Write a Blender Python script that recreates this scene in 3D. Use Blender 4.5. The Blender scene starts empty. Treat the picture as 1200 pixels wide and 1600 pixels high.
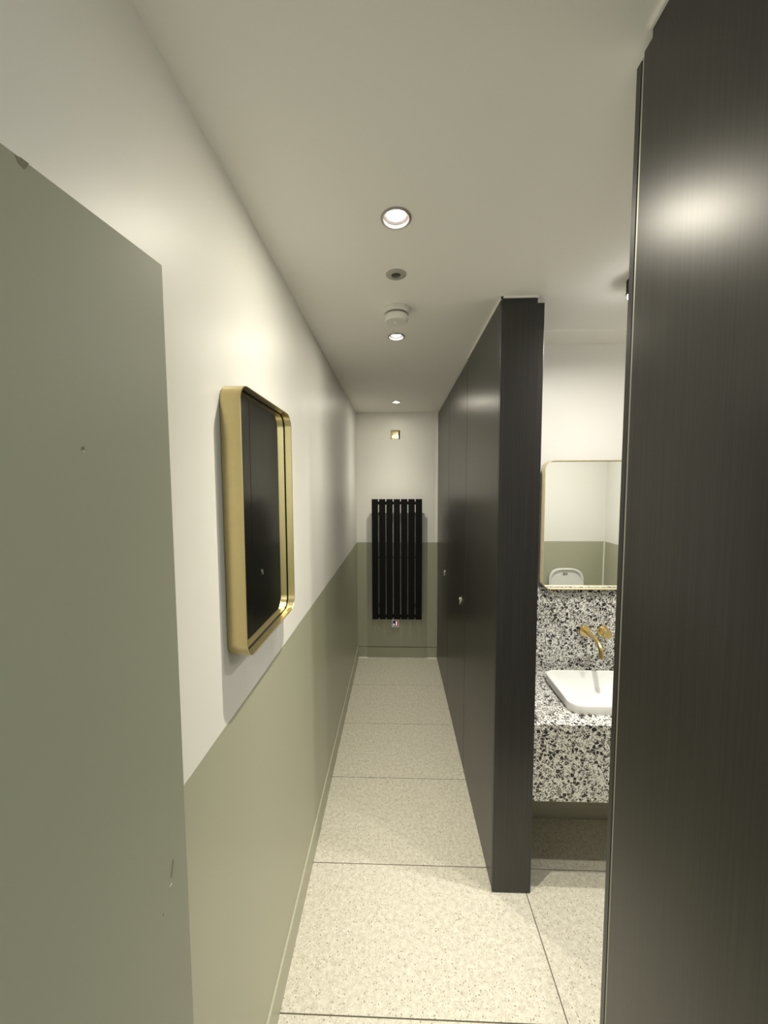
import bpy, bmesh, math, random
from mathutils import Vector, Matrix
random.seed(7)
S = bpy.context.scene
COL = S.collection
PI = math.pi

# ------------------------------------------------------------------ camera
CAM_H = 1.70
cd = bpy.data.cameras.new('camera')
cam = bpy.data.objects.new('camera', cd); COL.objects.link(cam)
cd.sensor_fit = 'HORIZONTAL'; cd.sensor_width = 36.0
cd.lens = 578.26 / 1200.0 * 36.0
cd.clip_start = 0.02
cam.matrix_world = (Matrix.Translation((0, 0, CAM_H)) @ Matrix.Rotation(0.0339, 4, 'Z')
                    @ Matrix.Rotation(PI / 2 - 0.0672, 4, 'X') @ Matrix.Rotation(-0.0039, 4, 'Z'))
S.camera = cam

# ------------------------------------------------------------------ world, exposure
w = bpy.data.worlds.new('world'); S.world = w; w.use_nodes = True
w.node_tree.nodes['Background'].inputs[0].default_value = (0.5, 0.47, 0.4, 1)
w.node_tree.nodes['Background'].inputs[1].default_value = 0.05
S.view_settings.view_transform = 'Standard'
S.view_settings.look = 'None'
S.view_settings.gamma = 1.0
S.view_settings.use_curve_mapping = False
S.view_settings.exposure = 0.80
S.cycles.use_denoising = True
S.cycles.max_bounces = 14
S.cycles.diffuse_bounces = 8
S.cycles.glossy_bounces = 8
S.cycles.caustics_reflective = False

LAMP_W, LAMP_COL = 74.0, (1.0, 0.935, 0.765)
LOBBY_COL = (0.90, 0.95, 1.0)
SPOT_W, SPOT_COL = 40.0, (1.0, 0.955, 0.86)

# ------------------------------------------------------------------ main dimensions (metres)
XL, XR = -0.387, 0.397        # corridor: left wall, face of the dark partition
ZC = 2.413                    # ceiling
ZP = 1.161                    # paint line
YE = 3.591                    # end wall
YB = 1.93                    # wall behind the basin
YW = 0.165                    # wall behind the toilet
XW = 2.04                     # far side wall of the cubicle
YR = -0.30                    # wall with the entrance opening, behind the camera
LX, LY = 1.1, -1.75           # lobby beyond it

# ------------------------------------------------------------------ materials
MATS = {}
def base_mat(name):
    m = bpy.data.materials.new(name); m.use_nodes = True
    nt = m.node_tree; b = nt.nodes['Principled BSDF']
    MATS[name] = m
    return m, nt, b
def N(nt, t, **kw):
    n = nt.nodes.new(t)
    for k, v in kw.items(): setattr(n, k, v)
    return n
def mapped_pos(nt, scale):
    g = N(nt, 'ShaderNodeNewGeometry'); mp = N(nt, 'ShaderNodeMapping')
    nt.links.new(g.outputs['Position'], mp.inputs['Vector'])
    mp.inputs['Scale'].default_value = scale
    return mp.outputs['Vector']
def mixc(nt, fac, a, b):
    m = N(nt, 'ShaderNodeMix', data_type='RGBA')
    for sock, v in ((m.inputs[0], fac), (m.inputs[6], a), (m.inputs[7], b)):
        if hasattr(v, 'links'): nt.links.new(v, sock)
        elif isinstance(v, (int, float)): sock.default_value = v
        else: sock.default_value = (*v, 1)
    return m.outputs[2]
def ramp(nt, src, stops, interp='LINEAR'):
    r = N(nt, 'ShaderNodeValToRGB'); r.color_ramp.interpolation = interp
    el = r.color_ramp.elements
    while len(el) < len(stops): el.new(0.5)
    for e, (p, c) in zip(el, stops):
        e.position = p; e.color = (*c, 1) if not isinstance(c, (int, float)) else (c, c, c, 1)
    nt.links.new(src, r.inputs[0])
    return r.outputs[0]
def noise(nt, vec, scale, detail=3.0, rough=0.5):
    n = N(nt, 'ShaderNodeTexNoise'); n.inputs['Scale'].default_value = scale
    n.inputs['Detail'].default_value = detail; n.inputs['Roughness'].default_value = rough
    if vec is not None: nt.links.new(vec, n.inputs['Vector'])
    return n.outputs[0]
def bump(nt, b, src, strength, dist):
    bp = N(nt, 'ShaderNodeBump'); bp.inputs['Strength'].default_value = strength
    bp.inputs['Distance'].default_value = dist
    nt.links.new(src, bp.inputs['Height']); nt.links.new(bp.outputs[0], b.inputs['Normal'])

WHITE = (0.87, 0.86, 0.82)
GREEN = (0.43, 0.432, 0.325)
def simple(name, col, rough=0.5, metal=0.0, var=0.04, scale=40.0, bmp=0.0, spec=0.5):
    m, nt, b = base_mat(name)
    v = mapped_pos(nt, (1, 1, 1)); n = noise(nt, v, scale)
    d = tuple(c * (1 - var) for c in col); l = tuple(min(1, c * (1 + var)) for c in col)
    nt.links.new(mixc(nt, n, d, l), b.inputs['Base Color'])
    b.inputs['Roughness'].default_value = rough; b.inputs['Metallic'].default_value = metal
    b.inputs['Specular IOR Level'].default_value = spec
    if bmp: bump(nt, b, n, bmp, 0.002)
    return m
def wall_paint():
    m, nt, b = base_mat('wall_paint')
    g = N(nt, 'ShaderNodeNewGeometry'); sx = N(nt, 'ShaderNodeSeparateXYZ')
    nt.links.new(g.outputs['Position'], sx.inputs[0])
    v = mapped_pos(nt, (1, 1, 1)); n = noise(nt, v, 9.0, 2.0)
    nn = N(nt, 'ShaderNodeMath', operation='MULTIPLY_ADD'); nt.links.new(n, nn.inputs[0])
    nn.inputs[1].default_value = 0.004; nt.links.new(sx.outputs[2], nn.inputs[2])
    gt = N(nt, 'ShaderNodeMath', operation='GREATER_THAN'); nt.links.new(nn.outputs[0], gt.inputs[0])
    gt.inputs[1].default_value = ZP + 0.002
    nt.links.new(mixc(nt, gt.outputs[0], GREEN, WHITE), b.inputs['Base Color'])
    r = N(nt, 'ShaderNodeMapRange'); nt.links.new(gt.outputs[0], r.inputs[0])
    r.inputs[3].default_value = 0.34; r.inputs[4].default_value = 0.42
    nt.links.new(r.outputs[0], b.inputs['Roughness'])
    bump(nt, b, noise(nt, v, 55.0, 3.0), 0.06, 0.003)
    return m
def laminate():
    m, nt, b = base_mat('dark_wood_laminate')
    v = mapped_pos(nt, (260, 260, 2.2)); g1 = noise(nt, v, 1.0, 4.0, 0.6)
    v2 = mapped_pos(nt, (900, 900, 9)); g2 = noise(nt, v2, 1.0, 2.0)
    c = mixc(nt, ramp(nt, g1, [(0.35, 0.0), (0.7, 1.0)]), (0.020, 0.0188, 0.0172), (0.033, 0.0310, 0.0285))
    nt.links.new(c, b.inputs['Base Color'])
    b.inputs['Roughness'].default_value = 0.33
    b.inputs['Specular IOR Level'].default_value = 0.5
    mx = N(nt, 'ShaderNodeMath', operation='ADD'); nt.links.new(g1, mx.inputs[0]); nt.links.new(g2, mx.inputs[1])
    bump(nt, b, mx.outputs[0], 0.018, 0.0004)
    return m
def tile_mat():
    m, nt, b = base_mat('speckled_floor_tile')
    v = mapped_pos(nt, (1, 1, 1))
    mot = noise(nt, v, 60.0, 5.0, 0.65)
    c = mixc(nt, ramp(nt, mot, [(0.36, 0.0), (0.62, 1.0)]), (0.49, 0.465, 0.39), (0.63, 0.60, 0.515))
    for sc, th, col, keep in ((105.0, 0.24, (0.25, 0.23, 0.175), 0.66), (190.0, 0.27, (0.31, 0.285, 0.22), 0.52), (130.0, 0.24, (0.72, 0.69, 0.60), 0.55), (60.0, 0.085, (0.10, 0.09, 0.07), 0.80)):
        vo = N(nt, 'ShaderNodeTexVoronoi'); vo.inputs['Scale'].default_value = sc
        wv = N(nt, 'ShaderNodeMix', data_type='VECTOR'); wv.inputs[0].default_value = 0.006
        nz = N(nt, 'ShaderNodeTexNoise'); nz.inputs['Scale'].default_value = 90.0
        nt.links.new(v, nz.inputs['Vector']); nt.links.new(v, wv.inputs[4]); nt.links.new(nz.outputs[1], wv.inputs[5])
        nt.links.new(wv.outputs[1], vo.inputs['Vector'])
        lt = N(nt, 'ShaderNodeMath', operation='LESS_THAN'); nt.links.new(vo.outputs['Distance'], lt.inputs[0]); lt.inputs[1].default_value = th
        sp = N(nt, 'ShaderNodeSeparateColor'); nt.links.new(vo.outputs['Color'], sp.inputs[0])
        g2 = N(nt, 'ShaderNodeMath', operation='GREATER_THAN'); nt.links.new(sp.outputs[0], g2.inputs[0]); g2.inputs[1].default_value = keep
        mu = N(nt, 'ShaderNodeMath', operation='MULTIPLY'); nt.links.new(lt.outputs[0], mu.inputs[0]); nt.links.new(g2.outputs[0], mu.inputs[1])
        c = mixc(nt, mu.outputs[0], c, col)
    nt.links.new(c, b.inputs['Base Color'])
    b.inputs['Roughness'].default_value = 0.42
    return m
def terrazzo():
    m, nt, b = base_mat('black_white_terrazzo')
    v = mapped_pos(nt, (1, 1, 1))
    nz = N(nt, 'ShaderNodeTexNoise'); nz.inputs['Scale'].default_value = 70.0; nt.links.new(v, nz.inputs['Vector'])
    wv = N(nt, 'ShaderNodeMix', data_type='VECTOR'); wv.inputs[0].default_value = 0.008
    nt.links.new(v, wv.inputs[4]); nt.links.new(nz.outputs[1], wv.inputs[5])
    c = mixc(nt, nz.outputs[0], (0.80, 0.79, 0.74), (0.88, 0.87, 0.83))
    def layer(c, sc, edge, stops, keep):
        ve = N(nt, 'ShaderNodeTexVoronoi', feature='DISTANCE_TO_EDGE'); vc = N(nt, 'ShaderNodeTexVoronoi')
        for q in (ve, vc):
            q.inputs['Scale'].default_value = sc; nt.links.new(wv.outputs[1], q.inputs['Vector'])
        sp = N(nt, 'ShaderNodeSeparateColor'); nt.links.new(vc.outputs['Color'], sp.inputs[0])
        th = N(nt, 'ShaderNodeMath', operation='MULTIPLY_ADD'); nt.links.new(sp.outputs[2], th.inputs[0]); th.inputs[1].default_value = edge; th.inputs[2].default_value = edge * 0.4
        gt = N(nt, 'ShaderNodeMath', operation='GREATER_THAN'); nt.links.new(ve.outputs[0], gt.inputs[0]); nt.links.new(th.outputs[0], gt.inputs[1])
        kp = N(nt, 'ShaderNodeMath', operation='GREATER_THAN'); nt.links.new(sp.outputs[1], kp.inputs[0]); kp.inputs[1].default_value = keep
        mu = N(nt, 'ShaderNodeMath', operation='MULTIPLY'); nt.links.new(gt.outputs[0], mu.inputs[0]); nt.links.new(kp.outputs[0], mu.inputs[1])
        return mixc(nt, mu.outputs[0], c, ramp(nt, sp.outputs[0], stops, 'CONSTANT'))
    blk, dk, gr, wh = (0.012, 0.012, 0.012), (0.05, 0.05, 0.045), (0.24, 0.24, 0.22), (0.62, 0.61, 0.57)
    c = layer(c, 200.0, 0.09, [(0, blk), (0.40, dk), (0.6, gr), (0.8, wh)], 0.40)
    c = layer(c, 128.0, 0.12, [(0, blk), (0.35, dk), (0.55, gr), (0.75, wh)], 0.50)
    c = layer(c, 72.0, 0.13, [(0, blk), (0.60, dk), (0.85, gr), (0.93, wh)], 0.74)
    nt.links.new(c, b.inputs['Base Color'])
    b.inputs['Roughness'].default_value = 0.3
    return m
def emitter(name, col, strength):
    m, nt, b = base_mat(name)
    b.inputs['Base Color'].default_value = (*col, 1)
    b.inputs['Emission Color'].default_value = (*col, 1)
    b.inputs['Emission Strength'].default_value = strength
    return m

M_WALL = wall_paint(); M_LAM = laminate(); M_TILE = tile_mat(); M_TERR = terrazzo()
M_CEIL = simple('white_ceiling_paint', (0.88, 0.87, 0.83), 0.75, var=0.015, scale=4, bmp=0.0)
M_GREEN = simple('sage_green_gloss_paint', GREEN, 0.36, var=0.02, scale=6, bmp=0.05)
M_DOORG = simple('sage_green_door_paint', (0.385, 0.395, 0.295), 0.46, var=0.02, scale=5, bmp=0.06)
M_CHIP = simple('chipped_paint', (0.20, 0.205, 0.14), 0.6)
M_CHIPL = simple('chip_edge', (0.60, 0.60, 0.48), 0.5)
M_GROUT_SHADE = simple('dark_grout_and_shade', (0.10, 0.088, 0.066), 0.9, var=0.15, scale=120)
M_BRASS = simple('brushed_brass', (0.58, 0.485, 0.25), 0.28, 1.0, var=0.04, scale=80)
M_BRASSC = simple('glow_paled_satin_brass', (0.86, 0.77, 0.52), 0.50, 1.0, var=0.03, scale=80)  # basin mirror brass, its bright lamp glow put into the paler colour
M_BRASST = simple('tap_brass', (0.83, 0.66, 0.31), 0.27, 1.0, var=0.03, scale=80)
M_BRASSP = simple('polished_brass', (0.86, 0.74, 0.46), 0.10, 1.0, var=0.02)
M_CHROME = simple('chrome', (0.78, 0.77, 0.74), 0.16, 1.0, var=0.02)
M_ALU = simple('satin_aluminium', (0.42, 0.42, 0.37), 0.45, 0.6, var=0.05)
M_GLASS = simple('mirror_silver', (0.93, 0.945, 0.92), 0.012, 1.0, var=0.004)
M_BLACK = simple('black_satin_metal', (0.004, 0.004, 0.004), 0.5, 0.0, var=0.1, spec=0.18)
M_CERAM = simple('white_glazed_ceramic', (0.80, 0.805, 0.79), 0.08, var=0.01)
M_PLAST = simple('white_plastic', (0.74, 0.73, 0.68), 0.4, var=0.02)
M_BEAD = simple('white_sealant', (0.90, 0.89, 0.85), 0.16, var=0.02)
M_GREY = simple('grey_plastic', (0.24, 0.235, 0.20), 0.45, var=0.04)
M_GREYL = simple('pale_grey_plastic', (0.40, 0.39, 0.34), 0.45, var=0.04)
M_DARK = simple('dark_lens', (0.06, 0.06, 0.045), 0.2, var=0.05)
M_BEZEL = simple('satin_nickel_bezel', (0.36, 0.33, 0.31), 0.30, 0.6, var=0.03)
M_REFL = simple('dull_reflector', (0.22, 0.205, 0.20), 0.4, 0.3, var=0.03)
M_LENS = emitter('warm_lamp_lens', (1.0, 0.93, 0.84), 14.0)
M_LENSW = emitter('white_lamp_lens', (1.0, 0.97, 0.96), 26.0)
M_NAVY = emitter('display_blue', (0.01, 0.012, 0.05), 0.25)
M_RED = emitter('display_red', (0.45, 0.02, 0.02), 0.25)
M_DISPW = emitter('display_white', (0.9, 0.9, 0.95), 0.5)

# ------------------------------------------------------------------ mesh helpers
def finish(name, bm, mat, parent=None, smooth=False, loc=None, sharp=38):
    bmesh.ops.recalc_face_normals(bm, faces=bm.faces)
    me = bpy.data.meshes.new(name); bm.to_mesh(me); bm.free()
    me.materials.append(mat)
    if smooth:
        for p in me.polygons: p.use_smooth = True
        try: me.set_sharp_from_angle(angle=math.radians(sharp))
        except Exception: pass
    o = bpy.data.objects.new(name, me); COL.objects.link(o)
    if parent is not None:
        o.parent = parent
    if loc is not None: o.location = loc
    return o
def add_box(bm, x0, x1, y0, y1, z0, z1, bev=0.0):
    r = bmesh.ops.create_cube(bm, size=1.0)
    vs = r['verts']
    for v in vs:
        v.co = Vector((x0 + (v.co.x + .5) * (x1 - x0), y0 + (v.co.y + .5) * (y1 - y0), z0 + (v.co.z + .5) * (z1 - z0)))
    if bev > 0:
        es = list({e for v in vs for e in v.link_edges})
        bmesh.ops.bevel(bm, geom=es, offset=bev, segments=2, affect='EDGES', profile=0.5)
def box(name, mat, parent, x0, x1, y0, y1, z0, z1, bev=0.0):
    bm = bmesh.new(); add_box(bm, x0, x1, y0, y1, z0, z1, bev)
    return finish(name, bm, mat, parent)
def loops(bm, rings, close_start=False, close_end=False, closed=True):
    vr = [[bm.verts.new(p) for p in r] for r in rings]
    n = len(vr[0])
    for a, b in zip(vr, vr[1:]):
        for i in range(n if closed else n - 1):
            j = (i + 1) % n
            bm.faces.new((a[i], a[j], b[j], b[i]))
    if close_start: bm.faces.new(vr[0])
    if close_end: bm.faces.new(vr[-1][::-1])
    return vr
def lathe(bm, prof, c, axis='Z', seg=40, cap0=False, cap1=False):
    """prof: list of (radius, offset along axis) from centre c"""
    rings = []
    for r, h in prof:
        ring = []
        for i in range(seg):
            a = 2 * PI * i / seg; u, v = r * math.cos(a), r * math.sin(a)
            if axis == 'Z': p = (c[0] + u, c[1] + v, c[2] + h)
            elif axis == 'Y': p = (c[0] + u, c[1] + h, c[2] + v)
            else: p = (c[0] + h, c[1] + u, c[2] + v)
            ring.append(p)
        rings.append(ring)
    loops(bm, rings, cap0, cap1)
def lathe_obj(name, mat, parent, prof, c, axis='Z', seg=40, cap0=False, cap1=False):
    bm = bmesh.new(); lathe(bm, prof, c, axis, seg, cap0, cap1)
    return finish(name, bm, mat, parent, smooth=True)
def tube(name, mat, parent, pts, r, seg=14):
    bm = bmesh.new(); rings = []
    pts = [Vector(p) for p in pts]
    up = Vector((0.31, 0.17, 0.93)).normalized(); prev = None
    for i, p in enumerate(pts):
        t = (pts[min(i + 1, len(pts) - 1)] - pts[max(i - 1, 0)]).normalized()
        if prev is None: a = t.cross(up).normalized()
        else: a = (prev - t * prev.dot(t)).normalized()
        prev = a; b = t.cross(a)
        rings.append([p + a * (r * math.cos(2 * PI * k / seg)) + b * (r * math.sin(2 * PI * k / seg)) for k in range(seg)])
    loops(bm, rings, True, True)
    return finish(name, bm, mat, parent, smooth=True)
def rrect(w, h, r, seg=8):
    """rounded rectangle centred on 0, list of (a, b)"""
    pts = []
    for cx, cy, a0 in ((w/2 - r, h/2 - r, 0), (-w/2 + r, h/2 - r, PI/2), (-w/2 + r, -h/2 + r, PI), (w/2 - r, -h/2 + r, 1.5*PI)):
        for k in range(seg + 1):
            a = a0 + (PI/2) * k / seg
            pts.append((cx + r*math.cos(a), cy + r*math.sin(a)))
    return pts
def arc_pts(p0, p1, p2, n=10):
    p0, p1, p2 = Vector(p0), Vector(p1), Vector(p2)
    return [p0*(1-t)**2 + p1*2*t*(1-t) + p2*t*t for t in [i/n for i in range(n+1)]]
def tag(o, label, cat=None, group=None):
    o['label'] = label
    if cat: o['category'] = cat
    if group: o['group'] = group
    return o
def struct(o, label=None):
    o['kind'] = 'structure'
    if label: o['label'] = label
    return o
def thing(name, label, cat, loc, group=None):
    o = bpy.data.objects.new(name, None); COL.objects.link(o)
    o.empty_display_size = 0.05
    o.location = loc
    return tag(o, label, cat, group)
def nest(child, part):
    """make child a sub-part of part, both already under their thing"""
    bpy.context.view_layer.update()
    child.parent = part; child.matrix_parent_inverse = part.matrix_world.inverted()
def adopt(root):
    """children were built in world coordinates: keep them there"""
    bpy.context.view_layer.update()
    inv = root.matrix_world.inverted()
    for ch in root.children: ch.matrix_parent_inverse = inv
    return root

# ================================================================== the setting
# floor: screed in joint colour, tiles laid on it
fl = struct(box('floor', M_GROUT_SHADE, None, -LX - 0.1, XW + 0.1, LY - 0.1, YE + 0.1, -0.08, -0.0025), 'pale speckled stone tile floor with thin dark joints')
gx = [-LX, -0.392, 0.5406, 1.473, XW]; gy = [LY, -1.376, -0.886, -0.396, 0.095, 0.586, 1.076, 1.56, 2.059, 2.556, 3.078, YE]
J = 0.0018
for i in range(len(gx) - 1):
    for k in range(len(gy) - 1):
        x0, x1, y0, y1 = gx[i], gx[i+1], gy[k], gy[k+1]
        if (i > 1 and y0 > 1.8) or (i == 0 and y0 > 0.2): continue
        if i > 1: y1 = min(y1, 1.82)
        box('tile', M_TILE, fl, x0 + J, x1 - J, y0 + J, y1 - J, -0.012, 0.0, 0.0007)

# ceiling with round cut-outs for the recessed fittings
LAMPS = [(0.0, 1.034), (0.0, 1.811), (0.0, 3.163), (0.0, -1.20)]
EMER = (0.0, 1.296)
bm = bmesh.new()
es = []
ov = [bm.verts.new(p) for p in ((-LX - .1, LY - .1, ZC), (XW + .1, LY - .1, ZC), (XW + .1, YE + .1, ZC), (-LX - .1, YE + .1, ZC))]
es += [bm.edges.new((ov[i], ov[(i+1) % 4])) for i in range(4)]
for (cx, cy), r in [(p, 0.036) for p in LAMPS] + [(EMER, 0.022)]:
    cv = [bm.verts.new((cx + r*math.cos(2*PI*k/32), cy + r*math.sin(2*PI*k/32), ZC)) for k in range(32)]
    es += [bm.edges.new((cv[i], cv[(i+1) % 32])) for i in range(32)]
bmesh.ops.triangle_fill(bm, edges=es, use_beauty=True, use_dissolve=False)
ce = finish('ceiling', bm, M_CEIL)
# slab above
me = ce.data; bm = bmesh.new(); bm.from_mesh(me); add_box(bm, -LX - .1, XW + .1, LY - .1, YE + .1, ZC + .09, ZC + .15); bm.to_mesh(me); bm.free()
struct(ce, 'plain white painted ceiling')

def wall(name, x0, x1, y0, y1, label, z0=-0.012, z1=ZC):
    return struct(box(name, M_WALL, None, x0, x1, y0, y1, z0, z1), label)
wall('wall_left', -0.62, XL, 0.26, YE, 'long left wall, white above and sage green below')
wall('wall_entrance', -0.72, -0.62, YR, 0.26, 'short wall behind the open entrance door')
wall('wall_far', -0.62, 2.14, YE, YE + 0.1, 'end wall, white above and sage green below')
wall('wall_alcove', 0.556, XW, YB, YB + 0.1, 'white wall behind the washbasin')
struct(box('wall_boxing', simple('grey_beige_paint', (0.40, 0.38, 0.32), 0.5), None, 0.557, XW, 1.82, YB, -0.012, 0.404), 'low boxed-in wall under the terrazzo counter')
wall('wall_right', XW, XW + 0.1, YR, YB + 0.1, 'side wall of the open cubicle')
wall('wall_toilet', 0.41, XW, YW - 0.1, YW, 'cubicle wall behind the toilet')
wall('wall_rear', -LX, -0.44, YR - 0.1, YR, 'wall left of the entrance opening')
wall('wall_rear', 0.36, XW, YR - 0.1, YR, 'wall right of the entrance opening')
wall('wall_lobby', -LX, LX, LY - 0.1, LY, 'lobby wall facing the entrance')
wall('wall_lobby', -LX - 0.1, -LX, LY - 0.1, YR, 'left lobby wall')
wall('wall_lobby', LX, LX + 0.1, LY - 0.1, YR - 0.1, 'right lobby wall')

def skirting(name, label, run, x0, x1, y0, y1, h):
    t = 0.007 if run == 'y' else 0.004
    bm = bmesh.new()
    if run == 'y':   # along the left wall
        prof = [(0, 0), (t, 0), (t, h - .002), (t - .002, h), (0, h)]
        rings = [[(x0 + a, y, b) for a, b in prof] for y in (y0, y1)]
    else:
        prof = [(0, 0), (-t, 0), (-t, h - .001), (-t + .001, h), (0, h)]
        rings = [[(x, y1 + a, b) for a, b in prof] for x in (x0, x1)]
    loops(bm, rings, True, True)
    return struct(finish(name, bm, M_GREEN), label)
skirting('baseboard_left', 'sage green skirting along the left wall', 'y', XL, 0, 0.26, YE, 0.118)
skirting('baseboard_far', 'sage green skirting under the radiator', 'x', XL + .007, XR, 0, YE, 0.108)
struct(box('trim_7', M_GROUT_SHADE, None, XL + .007, XR, YE - .0012, YE, 0.1082, 0.1135), 'dark strip painted as the shadow line along the top of the end skirting')  # thin dark strip stands in for the shaded groove above the skirting
bm = bmesh.new(); lathe(bm, [(0.0055, XL + .007), (0.0055, XR)], (0, YE - .0065, 0.001), 'X', 10)
struct(finish('trim_1', bm, M_BEAD, None, True), 'thin glossy sealant line at the foot of the end wall')
# sealant lines where partitions meet ceiling and end wall
bm = bmesh.new()
add_box(bm, XR - .002, XR + .006, 1.455, 2.128, 2.4072, ZC)
add_box(bm, XR - .002, 0.534, 1.455, 1.462, 2.4072, ZC)
struct(finish('trim_2', bm, M_BEAD), 'white sealant line above the dark pilaster')
struct(box('trim_3', M_BEAD, None, XR - .004, XR + .004, YR + .001, 0.636, 2.4045, ZC), 'white sealant line above the near dark panel')
struct(box('trim_4', M_BEAD, None, XR - .008, XR + .002, YE - .006, YE, ZP, ZC), 'thin light strip where end wall meets partition')
# coving strip over the washbasin wall
bm = bmesh.new()
loops(bm, [[(x, YB - .160, ZC), (x, YB - .158, ZC - .005), (x, YB, ZC - .005), (x, YB, ZC)] for x in (0.556, XW)], True, True)
struct(finish('trim_5', bm, M_BEAD), 'pale strip along the top of the washbasin wall')
bm = bmesh.new(); lathe(bm, [(0.007, 0), (0.007, ZP)], (XW - .005, YW + .005, 0), 'Z', 12)
struct(finish('trim_6', bm, M_BEAD, None, True), 'white vertical bead in the cubicle corner')

# ================================================================== entrance door, standing open on the left
DA = math.radians(8.7)
dd = Vector((math.sin(DA), math.cos(DA), 0))          # hinge -> leading edge
edge = Vector((-0.309, 0.50, 0)); hinge = edge - dd * 0.77
dr = bpy.data.objects.new('door_1', None); COL.objects.link(dr); dr.location = (hinge.x, hinge.y, 0); dr.rotation_euler = (0, 0, -DA)
struct(dr, 'sage green entrance door standing open in the left foreground'); dr['category'] = 'door'
# local frame: +Y along the leaf, face towards corridor at x = 0, thickness to -x
leaf = box('door_leaf', M_DOORG, dr, -0.040, 0.0, 0.0, 0.77, 0.008, 1.994, 0.0015)
def flake(name, mat, y, z, pts, t=0.0007):
    bm = bmesh.new(); loops(bm, [[(x, y + a, z + b) for a, b in pts] for x in (-0.0005, t)], True, True)
    return finish(name, bm, mat, leaf)
flake('paint_chip', M_CHIP, 0.648, 1.742, [(-.001, -.0015), (.0008, -.002), (.0014, .0), (.0004, .002), (-.001, .001)])
flake('paint_chip', M_CHIPL, 0.6485, 1.7385, [(-.0008, -.001), (.001, -.001), (.001, .0008), (-.0006, .001)], 0.0004)
flake('paint_chip', M_CHIP, 0.741, 1.172, [(-.003, -.012), (-.0022, -.012), (.0025, .009), (.002, .010)])
flake('paint_chip', M_CHIPL, 0.737, 1.150, [(-.002, -.0006), (.001, -.0006), (.002, .001), (-.001, .0006)])
flake('paint_chip', M_CHIP, 0.722, 1.124, [(-.0007, -.001), (.0007, -.001), (.0007, .001), (-.0007, .001)])
flake('paint_chip', M_CHIP, 0.607, 1.986, [(-.005, .006), (-.002, .001), (.002, .000), (.004, .003), (.006, .0078), (.000, .0078)], 0.0004)
for z in (0.22, 1.02, 1.80):
    h = lathe_obj('hinge', M_CHROME, dr, [(0.007, 0), (0.007, 0.1)], (-0.020, -0.008, z), 'Z', 12, True, True)

# ================================================================== dark partitions
# near panel beside the camera
t = thing('cubicle_partition', 'large dark wood-grain panel filling the right foreground', 'panel', (XR, 0.0, 0))
bm = bmesh.new()
prof = [(YR + .001, .004), (.6525, .004), (.6525, 2.392), (.634, 2.392), (.634, 2.4045), (YR + .001, 2.4045)]
loops(bm, [[(x, a, b) for a, b in prof] for x in (XR, XR + .020)], True, True)
finish('panel_face', bm, M_LAM, t)
o = box('edge_profile', M_ALU, t, XR + 0.002, XR + 0.028, 0.6527, 0.6595, 0.004, 2.388); o['label'] = 'grey metal edge strip'
adopt(t)
# cubicle door folded back into the cubicle: only its narrow edge faces the corridor
t = thing('cubicle_door', 'open dark cubicle door seen edge-on beside the large foreground panel', 'door', (XR, 0.667, 0), 'dark cubicle doors')
box('door_leaf', M_LAM, t, XR + 0.001, XR + 0.72, 0.6605, 0.6735, 0.010, 2.388, 0.001)
for z in (0.25, 1.2, 2.15):
    lathe_obj('hinge', M_BLACK, t, [(0.006, 0), (0.006, 0.07)], (XR + 0.036, 0.6565, z), 'Z', 12, True, True)
adopt(t)
# pilaster facing the camera
t = thing('cubicle_pilaster', 'dark wood-grain pilaster standing on the floor left of the washbasin', 'pilaster', (0.48, 1.46, 0))
box('front_panel', M_LAM, t, XR, 0.557, 1.457, 1.470, 0.004, 2.388, 0.001)
box('top_filler', M_LAM, t, XR + 0.003, 0.532, 1.459, 1.475, 2.3882, 2.407, 0.0005)
adopt(t)
o = box('partition_panel', M_LAM, None, 0.544, 0.557, 1.4755, YB - 0.001, 0.004, 2.388, 0.001)
tag(o, 'dark panel closing the washbasin alcove behind the pilaster', 'panel')
o = box('partition_panel', M_LAM, None, XR + 0.001, XR + 0.014, 1.4755, 2.128, 0.004, 2.407, 0.001)
tag(o, 'fixed dark wood-grain panel between pilaster and first closed cubicle door', 'panel')
def closed_door(y0, y1, ly, label):
    t = thing('cubicle_door', label, 'door', (XR, (y0 + y1) / 2, 0), 'dark cubicle doors')
    box('door_leaf', M_LAM, t, XR + 0.001, XR + 0.014, y0, y1, 0.006, 2.401, 0.001)
    lk = lathe_obj('lock', M_CHROME, t, [(0.0, -.0045), (0.016, -.0045), (0.020, -.003), (0.020, 0.0005)], (XR + 0.001, ly, 1.0), 'X', 24)
    bm = bmesh.new(); lathe(bm, [(0.0, -.0115), (0.006, -.0115), (0.008, -.0095), (0.006, -.0045)], (XR + 0.001, ly, 1.006), 'X', 18)
    add_box(bm, XR - 0.0075, XR - 0.0035, ly - .003, ly + .003, 0.972, 1.0, 0.001)
    k = finish('lock_knob', bm, M_CHROME, t, True)
    adopt(t); bpy.context.view_layer.update()
    k.parent = lk; k.matrix_parent_inverse = lk.matrix_world.inverted()
closed_door(2.1335, 2.8285, 2.271, 'closed dark cubicle door nearer the pilaster, with chrome lock')
closed_door(2.8345, YE - 0.008, 3.019, 'farthest closed dark cubicle door, next to the end wall')

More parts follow.
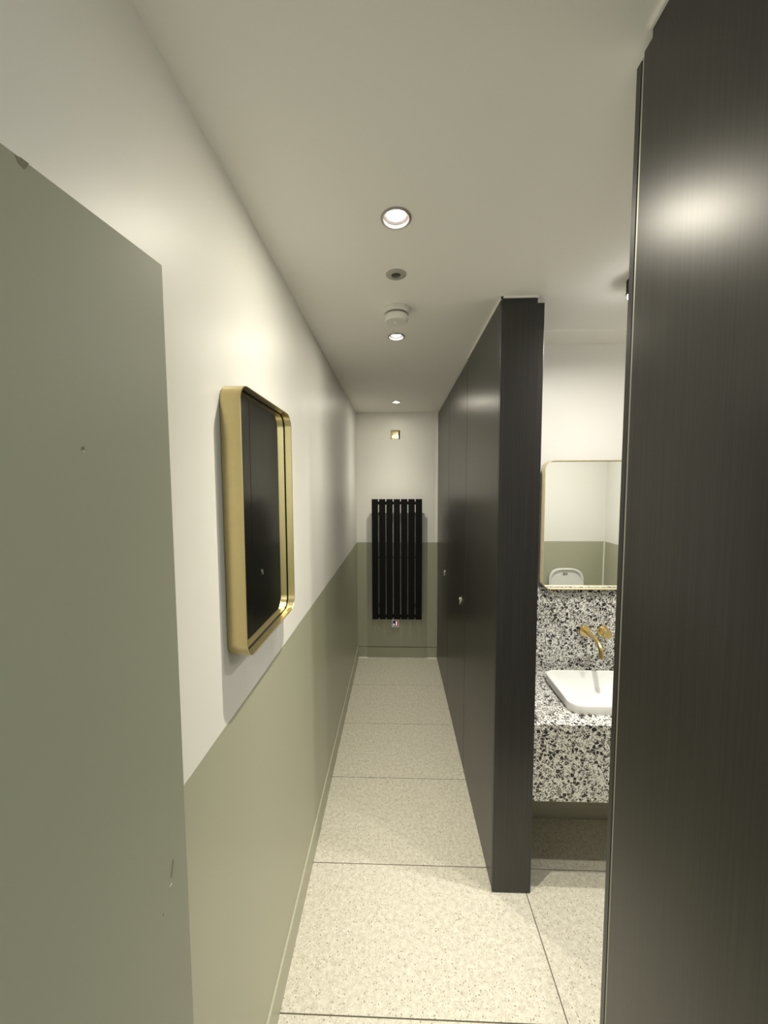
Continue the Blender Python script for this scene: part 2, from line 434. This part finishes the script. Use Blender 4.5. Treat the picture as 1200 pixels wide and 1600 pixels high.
# ================================================================== brass-framed wall mirrors
def frame_mesh(outer, inner, back, front, to):
    """ring extruded between back and front; to(a, b, d) maps to world"""
    bm = bmesh.new()
    e = 0.0012
    rings = [[to(a, b, back) for a, b in outer], [to(a, b, front - e) for a, b in outer],
             [to(a * (1 - .0) , b, front) for a, b in [((p[0]*.8 + q[0]*.2), (p[1]*.8 + q[1]*.2)) for p, q in zip(outer, inner)]],
             [to(a, b, front) for a, b in [((p[0]*.2 + q[0]*.8), (p[1]*.2 + q[1]*.8)) for p, q in zip(outer, inner)]],
             [to(a, b, front - e) for a, b in inner], [to(a, b, back) for a, b in inner]]
    vr = loops(bm, rings)
    n = len(outer)
    for i in range(n):
        j = (i + 1) % n; bm.faces.new((vr[-1][i], vr[-1][j], vr[0][j], vr[0][i]))
    return bm
def disc_mesh(pts, d0, d1, to):
    bm = bmesh.new(); loops(bm, [[to(a, b, d0) for a, b in pts], [to(a, b, d1) for a, b in pts]], True, True); return bm
# corridor mirror: Y 0.812..1.205, Z 1.303..1.930, 47 mm deep
cy, cz, mw, mh = 1.007, 1.617, 0.392, 0.628
to = lambda a, b, d: (XL + d, cy + a, cz + b)
t = thing('wall_mirror', 'deep brass-framed mirror with rounded corners on the left corridor wall', 'mirror', (XL, cy, cz - mh / 2))
finish('frame', frame_mesh(rrect(mw, mh, .042, 12), rrect(mw - .005, mh - .005, .0395, 12), 0.0015, 0.047, to), M_BRASS, t, True, None, 14)
mg = finish('mirror_glass', disc_mesh(rrect(mw - .0060, mh - .0060, .0390, 12), 0.004, 0.024, to), M_GLASS, t)
gk = finish('gasket', frame_mesh(rrect(mw - .0056, mh - .0056, .0392, 12), rrect(mw - .0096, mh - .0096, .0372, 12), 0.0235, 0.0262, to), M_BLACK, t)
adopt(t); nest(gk, mg)
# washbasin mirror: Z 1.203..1.825, from X 0.69
cx, cz, mw, mh = 1.122, 1.503, 0.76, 0.656
to = lambda a, b, d: (cx + a, YB - d, cz + b)
t = thing('wall_mirror', 'thin brass-framed mirror above the washbasin', 'mirror', (cx, YB, cz - mh / 2))
finish('frame', frame_mesh(rrect(mw, mh, .045, 12), rrect(mw - .008, mh - .008, .041, 12), 0.0015, 0.046, to), M_BRASSC, t, True, None, 14)
finish('mirror_glass', disc_mesh(rrect(mw - .011, mh - .011, .0395, 12), 0.003, 0.010, to), M_GLASS, t)
adopt(t)

# ================================================================== radiator on the end wall
t = thing('radiator', 'tall black radiator of seven flat vertical bars on the end wall', 'radiator', (0.002, YE, 0.42))
yf = 3.505; bw = 0.0605; pitch = 0.0695; x0 = 0.003 - 3 * pitch
for i in range(7):
    x = x0 + i * pitch
    box('bar', M_BLACK, t, x - bw/2, x + bw/2, yf, yf + 0.011, 0.421, 1.586, 0.002)
for z in (0.448, 1.025, 1.548):
    h = 0.010 if abs(z - 1.025) < .01 else 0.014
    if h == 0.010:
        box('cross_rail', M_BLACK, t, x0 - .02, x0 + 6*pitch + .02, yf + 0.018, yf + 0.026, z - .004, z + .004, 0.002)
    else:
        box('cross_rail', M_BLACK, t, x0 - .025, x0 + 6*pitch + .025, yf + 0.0112, yf + 0.036, z - h, z + h, 0.003)
for x in (-0.16, 0.166):
    for z in (0.55, 1.45):
        box('bracket', M_BLACK, t, x - .012, x + .012, yf + 0.0112, YE - 0.0005, z - .012, z + .012, 0.002)
adopt(t)
# control hanging under the radiator and its wire
t = thing('heating_control', 'small square white control with blue and red display under the black radiator', 'control', (-0.012, 3.53, 0.345))
b_ = box('body', M_PLAST, t, -0.048, 0.024, 3.512, YE - 0.0005, 0.341, 0.4185, 0.004)
dn = box('display', M_NAVY, t, -0.036, -0.008, 3.5105, 3.5125, 0.358, 0.408)
dr_ = box('display', M_RED, t, -0.008, 0.013, 3.5105, 3.5125, 0.358, 0.408)
bm = bmesh.new(); loops(bm, [[(-.033, y, .362), (-.020, y, .362), (-.026, y, .384)] for y in (3.509, 3.511)], True, True)
ts = finish('triangle_symbol', bm, M_DISPW, t)
bs = box('bar_symbol', M_DISPW, t, -0.008, 0.000, 3.509, 3.511, 0.362, 0.400)
adopt(t); nest(ts, dn); nest(bs, dr_)
pts = arc_pts((-0.199, 3.522, 0.425), (-0.195, 3.54, 0.30), (-0.115, 3.56, 0.272), 12) + arc_pts((-0.113, 3.56, 0.272), (-0.08, 3.563, 0.266), (-0.050, 3.5875, 0.278), 5)
o = tube('cable', simple('olive_cable', (0.58, 0.56, 0.40), 0.3), None, pts, 0.003, 8); tag(o, 'thin cable looping below the left side of the black radiator', 'cable')

# brass plate high on the end wall
t = thing('switch_plate', 'small square polished brass plate high on the end wall above the radiator', 'plate', (-0.011, YE, 2.155))
cx, cz = -0.011, 2.200
to = lambda a, b, d: (cx + a, YE - d, cz + b)
bm = bmesh.new(); R1, R2, R3 = rrect(.088, .088, .004, 3), rrect(.088, .088, .004, 3), rrect(.066, .066, .006, 3)
loops(bm, [[to(a, b, 0.0005) for a, b in R1], [to(a, b, .003) for a, b in R2], [to(a, b, .0075) for a, b in R3]], True, True)
pl = finish('plate', bm, M_BRASSP, t, False); sub = []
for sx in (-1, 1):
    sub.append(lathe_obj('screw', M_DARK, t, [(0.0, -.0085), (0.0045, -.0085), (0.005, -.0070)], (cx + sx * .0265, YE, cz), 'Y', 14))
lathe_obj('toggle', M_BRASSP, t, [(0.0, -.018), (0.006, -.018), (0.008, -.013), (0.010, -.0074)], (cx, YE, cz), 'Y', 18)
adopt(t)
for o in sub: nest(o, pl)

# ================================================================== ceiling fittings
def beam_lamp(name, parent, loc, watts, col, n, spill, size):
    """reflector lamp: cos^n beam straight down plus a wide soft spill"""
    ld = bpy.data.lights.new(name, 'POINT'); ld.energy = watts; ld.color = col; ld.shadow_soft_size = size
    ld.use_nodes = True; nt = ld.node_tree; em = nt.nodes['Emission']
    g = N(nt, 'ShaderNodeNewGeometry'); sx = N(nt, 'ShaderNodeSeparateXYZ'); nt.links.new(g.outputs['Incoming'], sx.inputs[0])
    ab = N(nt, 'ShaderNodeMath', operation='MAXIMUM'); nt.links.new(sx.outputs[2], ab.inputs[0]); ab.inputs[1].default_value = 0.0
    ng = N(nt, 'ShaderNodeMath', operation='MULTIPLY'); nt.links.new(sx.outputs[2], ng.inputs[0]); ng.inputs[1].default_value = LAMP_SIGN
    nt.links.new(ng.outputs[0], ab.inputs[0])
    pw = N(nt, 'ShaderNodeMath', operation='POWER'); nt.links.new(ab.outputs[0], pw.inputs[0]); pw.inputs[1].default_value = n
    ml = N(nt, 'ShaderNodeMath', operation='MULTIPLY_ADD'); nt.links.new(ab.outputs[0], ml.inputs[0]); ml.inputs[1].default_value = spill
    nt.links.new(pw.outputs[0], ml.inputs[2]); nt.links.new(ml.outputs[0], em.inputs['Strength'])
    lo = bpy.data.objects.new(name, ld); COL.objects.link(lo); lo.location = loc; lo.parent = parent
    return lo
LAMP_SIGN = -1.0
def downlight(x, y, label, power, col=LAMP_COL, spill=0.10):
    t = thing('downlight', label, 'downlight', (x, y, ZC), 'recessed corridor downlights')
    lathe_obj('bezel', M_BEZEL, t, [(0.0335, .004), (0.0335, -.003), (0.036, -.0045), (0.040, -.003), (0.0405, -.0003)], (x, y, ZC), 'Z', 48)
    lathe_obj('reflector', M_REFL, t, [(0.0338, .003), (0.030, .006), (0.0245, .010)], (x, y, ZC), 'Z', 40)
    lathe_obj('lens', M_LENS, t, [(0.0250, .0095), (0.019, .0045), (0.010, .002), (0.0, .001)], (x, y, ZC), 'Z', 32)
    lathe_obj('can', M_GREY, t, [(0.0355, .0), (0.0355, .07), (0.0, .07)], (x, y, ZC), 'Z', 32)
    beam_lamp('downlight_lamp', t, (x, y, ZC - 0.007), LAMP_W * power, col, 9.0, spill, 0.010)
    adopt(t)
downlight(*LAMPS[0], 'nearest and largest lit recessed downlight in the corridor ceiling', 1.0)
downlight(*LAMPS[1], 'lit recessed downlight just behind the smoke detector', 0.55)
downlight(*LAMPS[2], 'farthest lit recessed downlight, in front of the end wall', 0.55)
downlight(*LAMPS[3], 'recessed downlight in the lobby outside the entrance door', 1.4, LOBBY_COL, 0.45)
x, y = EMER
t = thing('emergency_light', 'unlit small grey recessed fitting between nearest downlight and smoke detector', 'light', (x, y, ZC))
lathe_obj('bezel', M_GREYL, t, [(0.016, .012), (0.0165, -.004), (0.030, -.003), (0.0345, -.0003)], (x, y, ZC), 'Z', 40)
lathe_obj('lens', M_DARK, t, [(0.0166, .004), (0.012, -.001), (0.0, -.003)], (x, y, ZC), 'Z', 28)
adopt(t)
x, y = 0.0, 1.538
t = thing('smoke_detector', 'round white smoke detector on the corridor ceiling', 'smoke detector', (x, y, ZC))
lathe_obj('mounting_base', M_PLAST, t, [(0.0515, -.0003), (0.052, -.004), (0.0515, -.019), (0.049, -.021), (0.0, -.021)], (x, y, ZC), 'Z', 44)
lathe_obj('vent_slot', M_GREY, t, [(0.043, -.021), (0.042, -.029)], (x, y, ZC), 'Z', 40)
lathe_obj('sensor_cap', M_PLAST, t, [(0.0, -.0285), (0.047, -.0285), (0.048, -.031), (0.0475, -.046), (0.042, -.052), (0.024, -.054), (0.0, -.054)], (x, y, ZC), 'Z', 44)
lathe_obj('test_button', M_PLAST, t, [(0.010, -.0535), (0.010, -.057), (0.0, -.0575)], (x, y, ZC), 'Z', 20)
adopt(t)
# black surface spotlights of the cubicle
def surface_spot(x, y, label):
    t = thing('surface_spotlight', label, 'spotlight', (x, y, ZC), 'black cubicle spotlights')
    lathe_obj('housing', M_BLACK, t, [(0.0, -.0005), (0.038, -.0005), (0.038, -.050), (0.036, -.051), (0.034, -.048)], (x, y, ZC), 'Z', 44)
    lathe_obj('lens', M_LENSW, t, [(0.034, -.048), (0.033, -.058), (0.026, -.068), (0.014, -.073), (0.0, -.074)], (x, y, ZC), 'Z', 32)
    beam_lamp('spotlight_lamp', t, (x, y, ZC - 0.094), SPOT_W, SPOT_COL, 6.0, 0.36, 0.02)
    adopt(t)
surface_spot(0.838, 1.355, 'black cylindrical surface spotlight on the ceiling above the washbasin')
surface_spot(1.45, 0.80, 'black surface spotlight on the cubicle ceiling nearer the toilet')

# ================================================================== washbasin
CT = 0.733; CY0 = 1.464
bx0, bx1, by0, by1 = 0.738, 1.270, 1.533, 1.846
t = thing('vanity_counter', 'black and white terrazzo vanity counter with deep front under the washbasin', 'counter', (1.2, 1.7, 0.405))
VX0 = 0.5585
bm = bmesh.new()
hx0, hx1, hy0, hy1 = bx0 + .014, bx1 - .014, by0 + .014, by1 - .014
add_box(bm, VX0, hx0, CY0, YB - .001, CT - .02, CT); add_box(bm, hx1, XW - .001, CY0, YB - .001, CT - .02, CT)
add_box(bm, hx0, hx1, CY0, hy0, CT - .02, CT); add_box(bm, hx0, hx1, hy1, YB - .001, CT - .02, CT)
finish('worktop', bm, M_TERR, t)
box('front_apron', M_TERR, t, VX0, XW - .001, CY0, CY0 + .02, 0.405, CT - .0202)
box('underside', M_TERR, t, VX0, XW - .001, CY0 + .0202, YB - .001, 0.405, 0.425)
adopt(t)
o = box('splashback', M_TERR, None, VX0, XW - .001, YB - .020, YB - .0005, CT + .0005, 1.181, 0.0008); tag(o, 'black and white terrazzo splashback between counter and mirror', 'splashback')

t = thing('washbasin', 'white ceramic low-rim rectangular washbasin set on the terrazzo counter', 'washbasin', ((bx0+bx1)/2, (by0+by1)/2, CT))
bcx, bcy, bw_, bh_ = (bx0+bx1)/2, (by0+by1)/2, bx1-bx0, by1-by0
def ring(inset, z, r, sx=1.0):
    return [(bcx + a*sx, bcy + b*sx, z) for a, b in rrect(bw_ - 2*inset, bh_ - 2*inset, max(r, .008), 10)]
bm = bmesh.new()
loops(bm, [ring(.004, CT + .0005, .050), ring(.001, CT + .012, .052), ring(.0, CT + .036, .052), ring(.0015, CT + .0395, .051), ring(.004, CT + .041, .050),
           ring(.009, CT + .041, .046), ring(.0115, CT + .0395, .044), ring(.0135, CT + .034, .043), ring(.020, CT + .010, .048), ring(.032, CT - .025, .055), ring(.052, CT - .047, .055),
           ring(.080, CT - .055, .040), ring(.110, CT - .057, .020)], False, True)
finish('bowl', bm, M_CERAM, t, True)
lathe_obj('waste_plug', M_CHROME, t, [(0.030, -.001), (0.030, .003), (0.024, .007), (0.0, .008)], (0.99, bcy - .03, CT - .056), 'Z', 28)
adopt(t)

t = thing('wall_tap', 'brushed brass wall tap with curved spout and round knob over the washbasin', 'tap', (0.98, YB - .02, 0.95))
ys = YB - .0205
lathe_obj('spout_rosette', M_BRASST, t, [(0.029, 0), (0.029, -.010), (0.028, -.0115), (0.0, -.0115)], (0.974, ys, 0.953), 'Y', 32)
sp = [(0.974, ys - .008, 0.953), (0.974, ys - .05, 0.953)] + arc_pts((0.974, 1.835, 0.953), (0.974, 1.765, 0.953), (0.974, 1.752, 0.915), 12) + [(0.974, 1.747, 0.880)]
o = tube('spout', M_BRASST, t, sp, 0.0112, 18)
kr = lathe_obj('knob_rosette', M_BRASST, t, [(0.029, 0), (0.029, -.010), (0.028, -.0115), (0.0, -.0115)], (1.066, ys, 0.951), 'Y', 32)
kn = lathe_obj('knob', M_BRASST, t, [(0.0225, -.0116), (0.023, -.048), (0.022, -.050), (0.0, -.050)], (1.066, ys, 0.951), 'Y', 32)
adopt(t); nest(kn, kr)

# ================================================================== toilet (seen in the basin mirror)
TX = 1.665
t = thing('toilet', 'white toilet with raised lid, reflected in the washbasin mirror', 'toilet', (TX, 0.2, 0))
def dring(y0, ylen, hw, z, n=40):
    """D-shaped ring, flat at the wall side (y0), round at the front"""
    pts = []
    for k in range(n):
        a = 2 * PI * k / n
        c_, s_ = math.cos(a), math.sin(a)
        px = hw * math.copysign(abs(c_) ** 0.75, c_)
        py = ylen / 2 + ylen / 2 * math.copysign(abs(s_) ** (0.55 if s_ < 0 else 0.9), s_)
        pts.append((TX + px, y0 + py, z))
    return pts
bm = bmesh.new()
y0 = YW + .001
loops(bm, [dring(y0, .46, .125, 0.0005), dring(y0, .47, .13, .10), dring(y0, .51, .155, .25), dring(y0, .54, .178, .36), dring(y0, .55, .182, .42), dring(y0 + .006, .538, .175, .430),
           dring(y0 + .13, .375, .125, .428), dring(y0 + .15, .34, .11, .38), dring(y0 + .20, .24, .07, .26), dring(y0 + .25, .12, .03, .22)], True, True)
finish('pan', bm, M_CERAM, t, True)
# raised seat and lid: outline in X/Z, leaning on the wall
def lid_out(hw, z0, z1, n=36):
    pts = []
    for k in range(n + 1):
        a = PI * k / n
        c_, s_ = math.cos(a), math.sin(a)
        pts.append((hw * math.copysign(abs(c_) ** 0.62, c_), z1 - .15 + .15 * abs(s_) ** 0.7))
    return [(hw * .80, z0)] + pts + [(-hw * .80, z0)]
def lean(z): return 0.012 + (0.90 - z) * 0.05
bm = bmesh.new(); L = lid_out(.168, .455, .898)
def lp(a, z, d): return (TX + a, YW + lean(z) + d, z)
inn = [(a * .90, .455 + (z - .455) * .955 if z > .46 else z) for a, z in L]
loops(bm, [[lp(a, z, 0.0) for a, z in L], [lp(a, z, .022) for a, z in L], [lp(a, z, .026) for a, z in [((p[0]+q[0])/2, (p[1]+q[1])/2) for p, q in zip(L, inn)]], [lp(a, z, .022) for a, z in inn], [lp(a, z, .010) for a, z in inn]], True, True)
ld_ = finish('lid', bm, M_CERAM, t, True)
bm = bmesh.new(); lathe(bm, [(0.013, 0), (0.011, .006), (0, .007)], (TX - .018, YW + lean(.84) + .010, .842), 'Y', 14); lathe(bm, [(0.009, 0), (0.008, .005), (0, .006)], (TX + .006, YW + lean(.84) + .010, .843), 'Y', 14)
bu = finish('bumper', bm, M_GREY, t, True)
for sx in (-1, 1):
    lathe_obj('hinge', M_CHROME, t, [(0.010, 0), (0.010, .05)], (TX + sx * .07 - .025, YW + .05, .440), 'X', 14, True, True)
adopt(t); nest(bu, ld_)
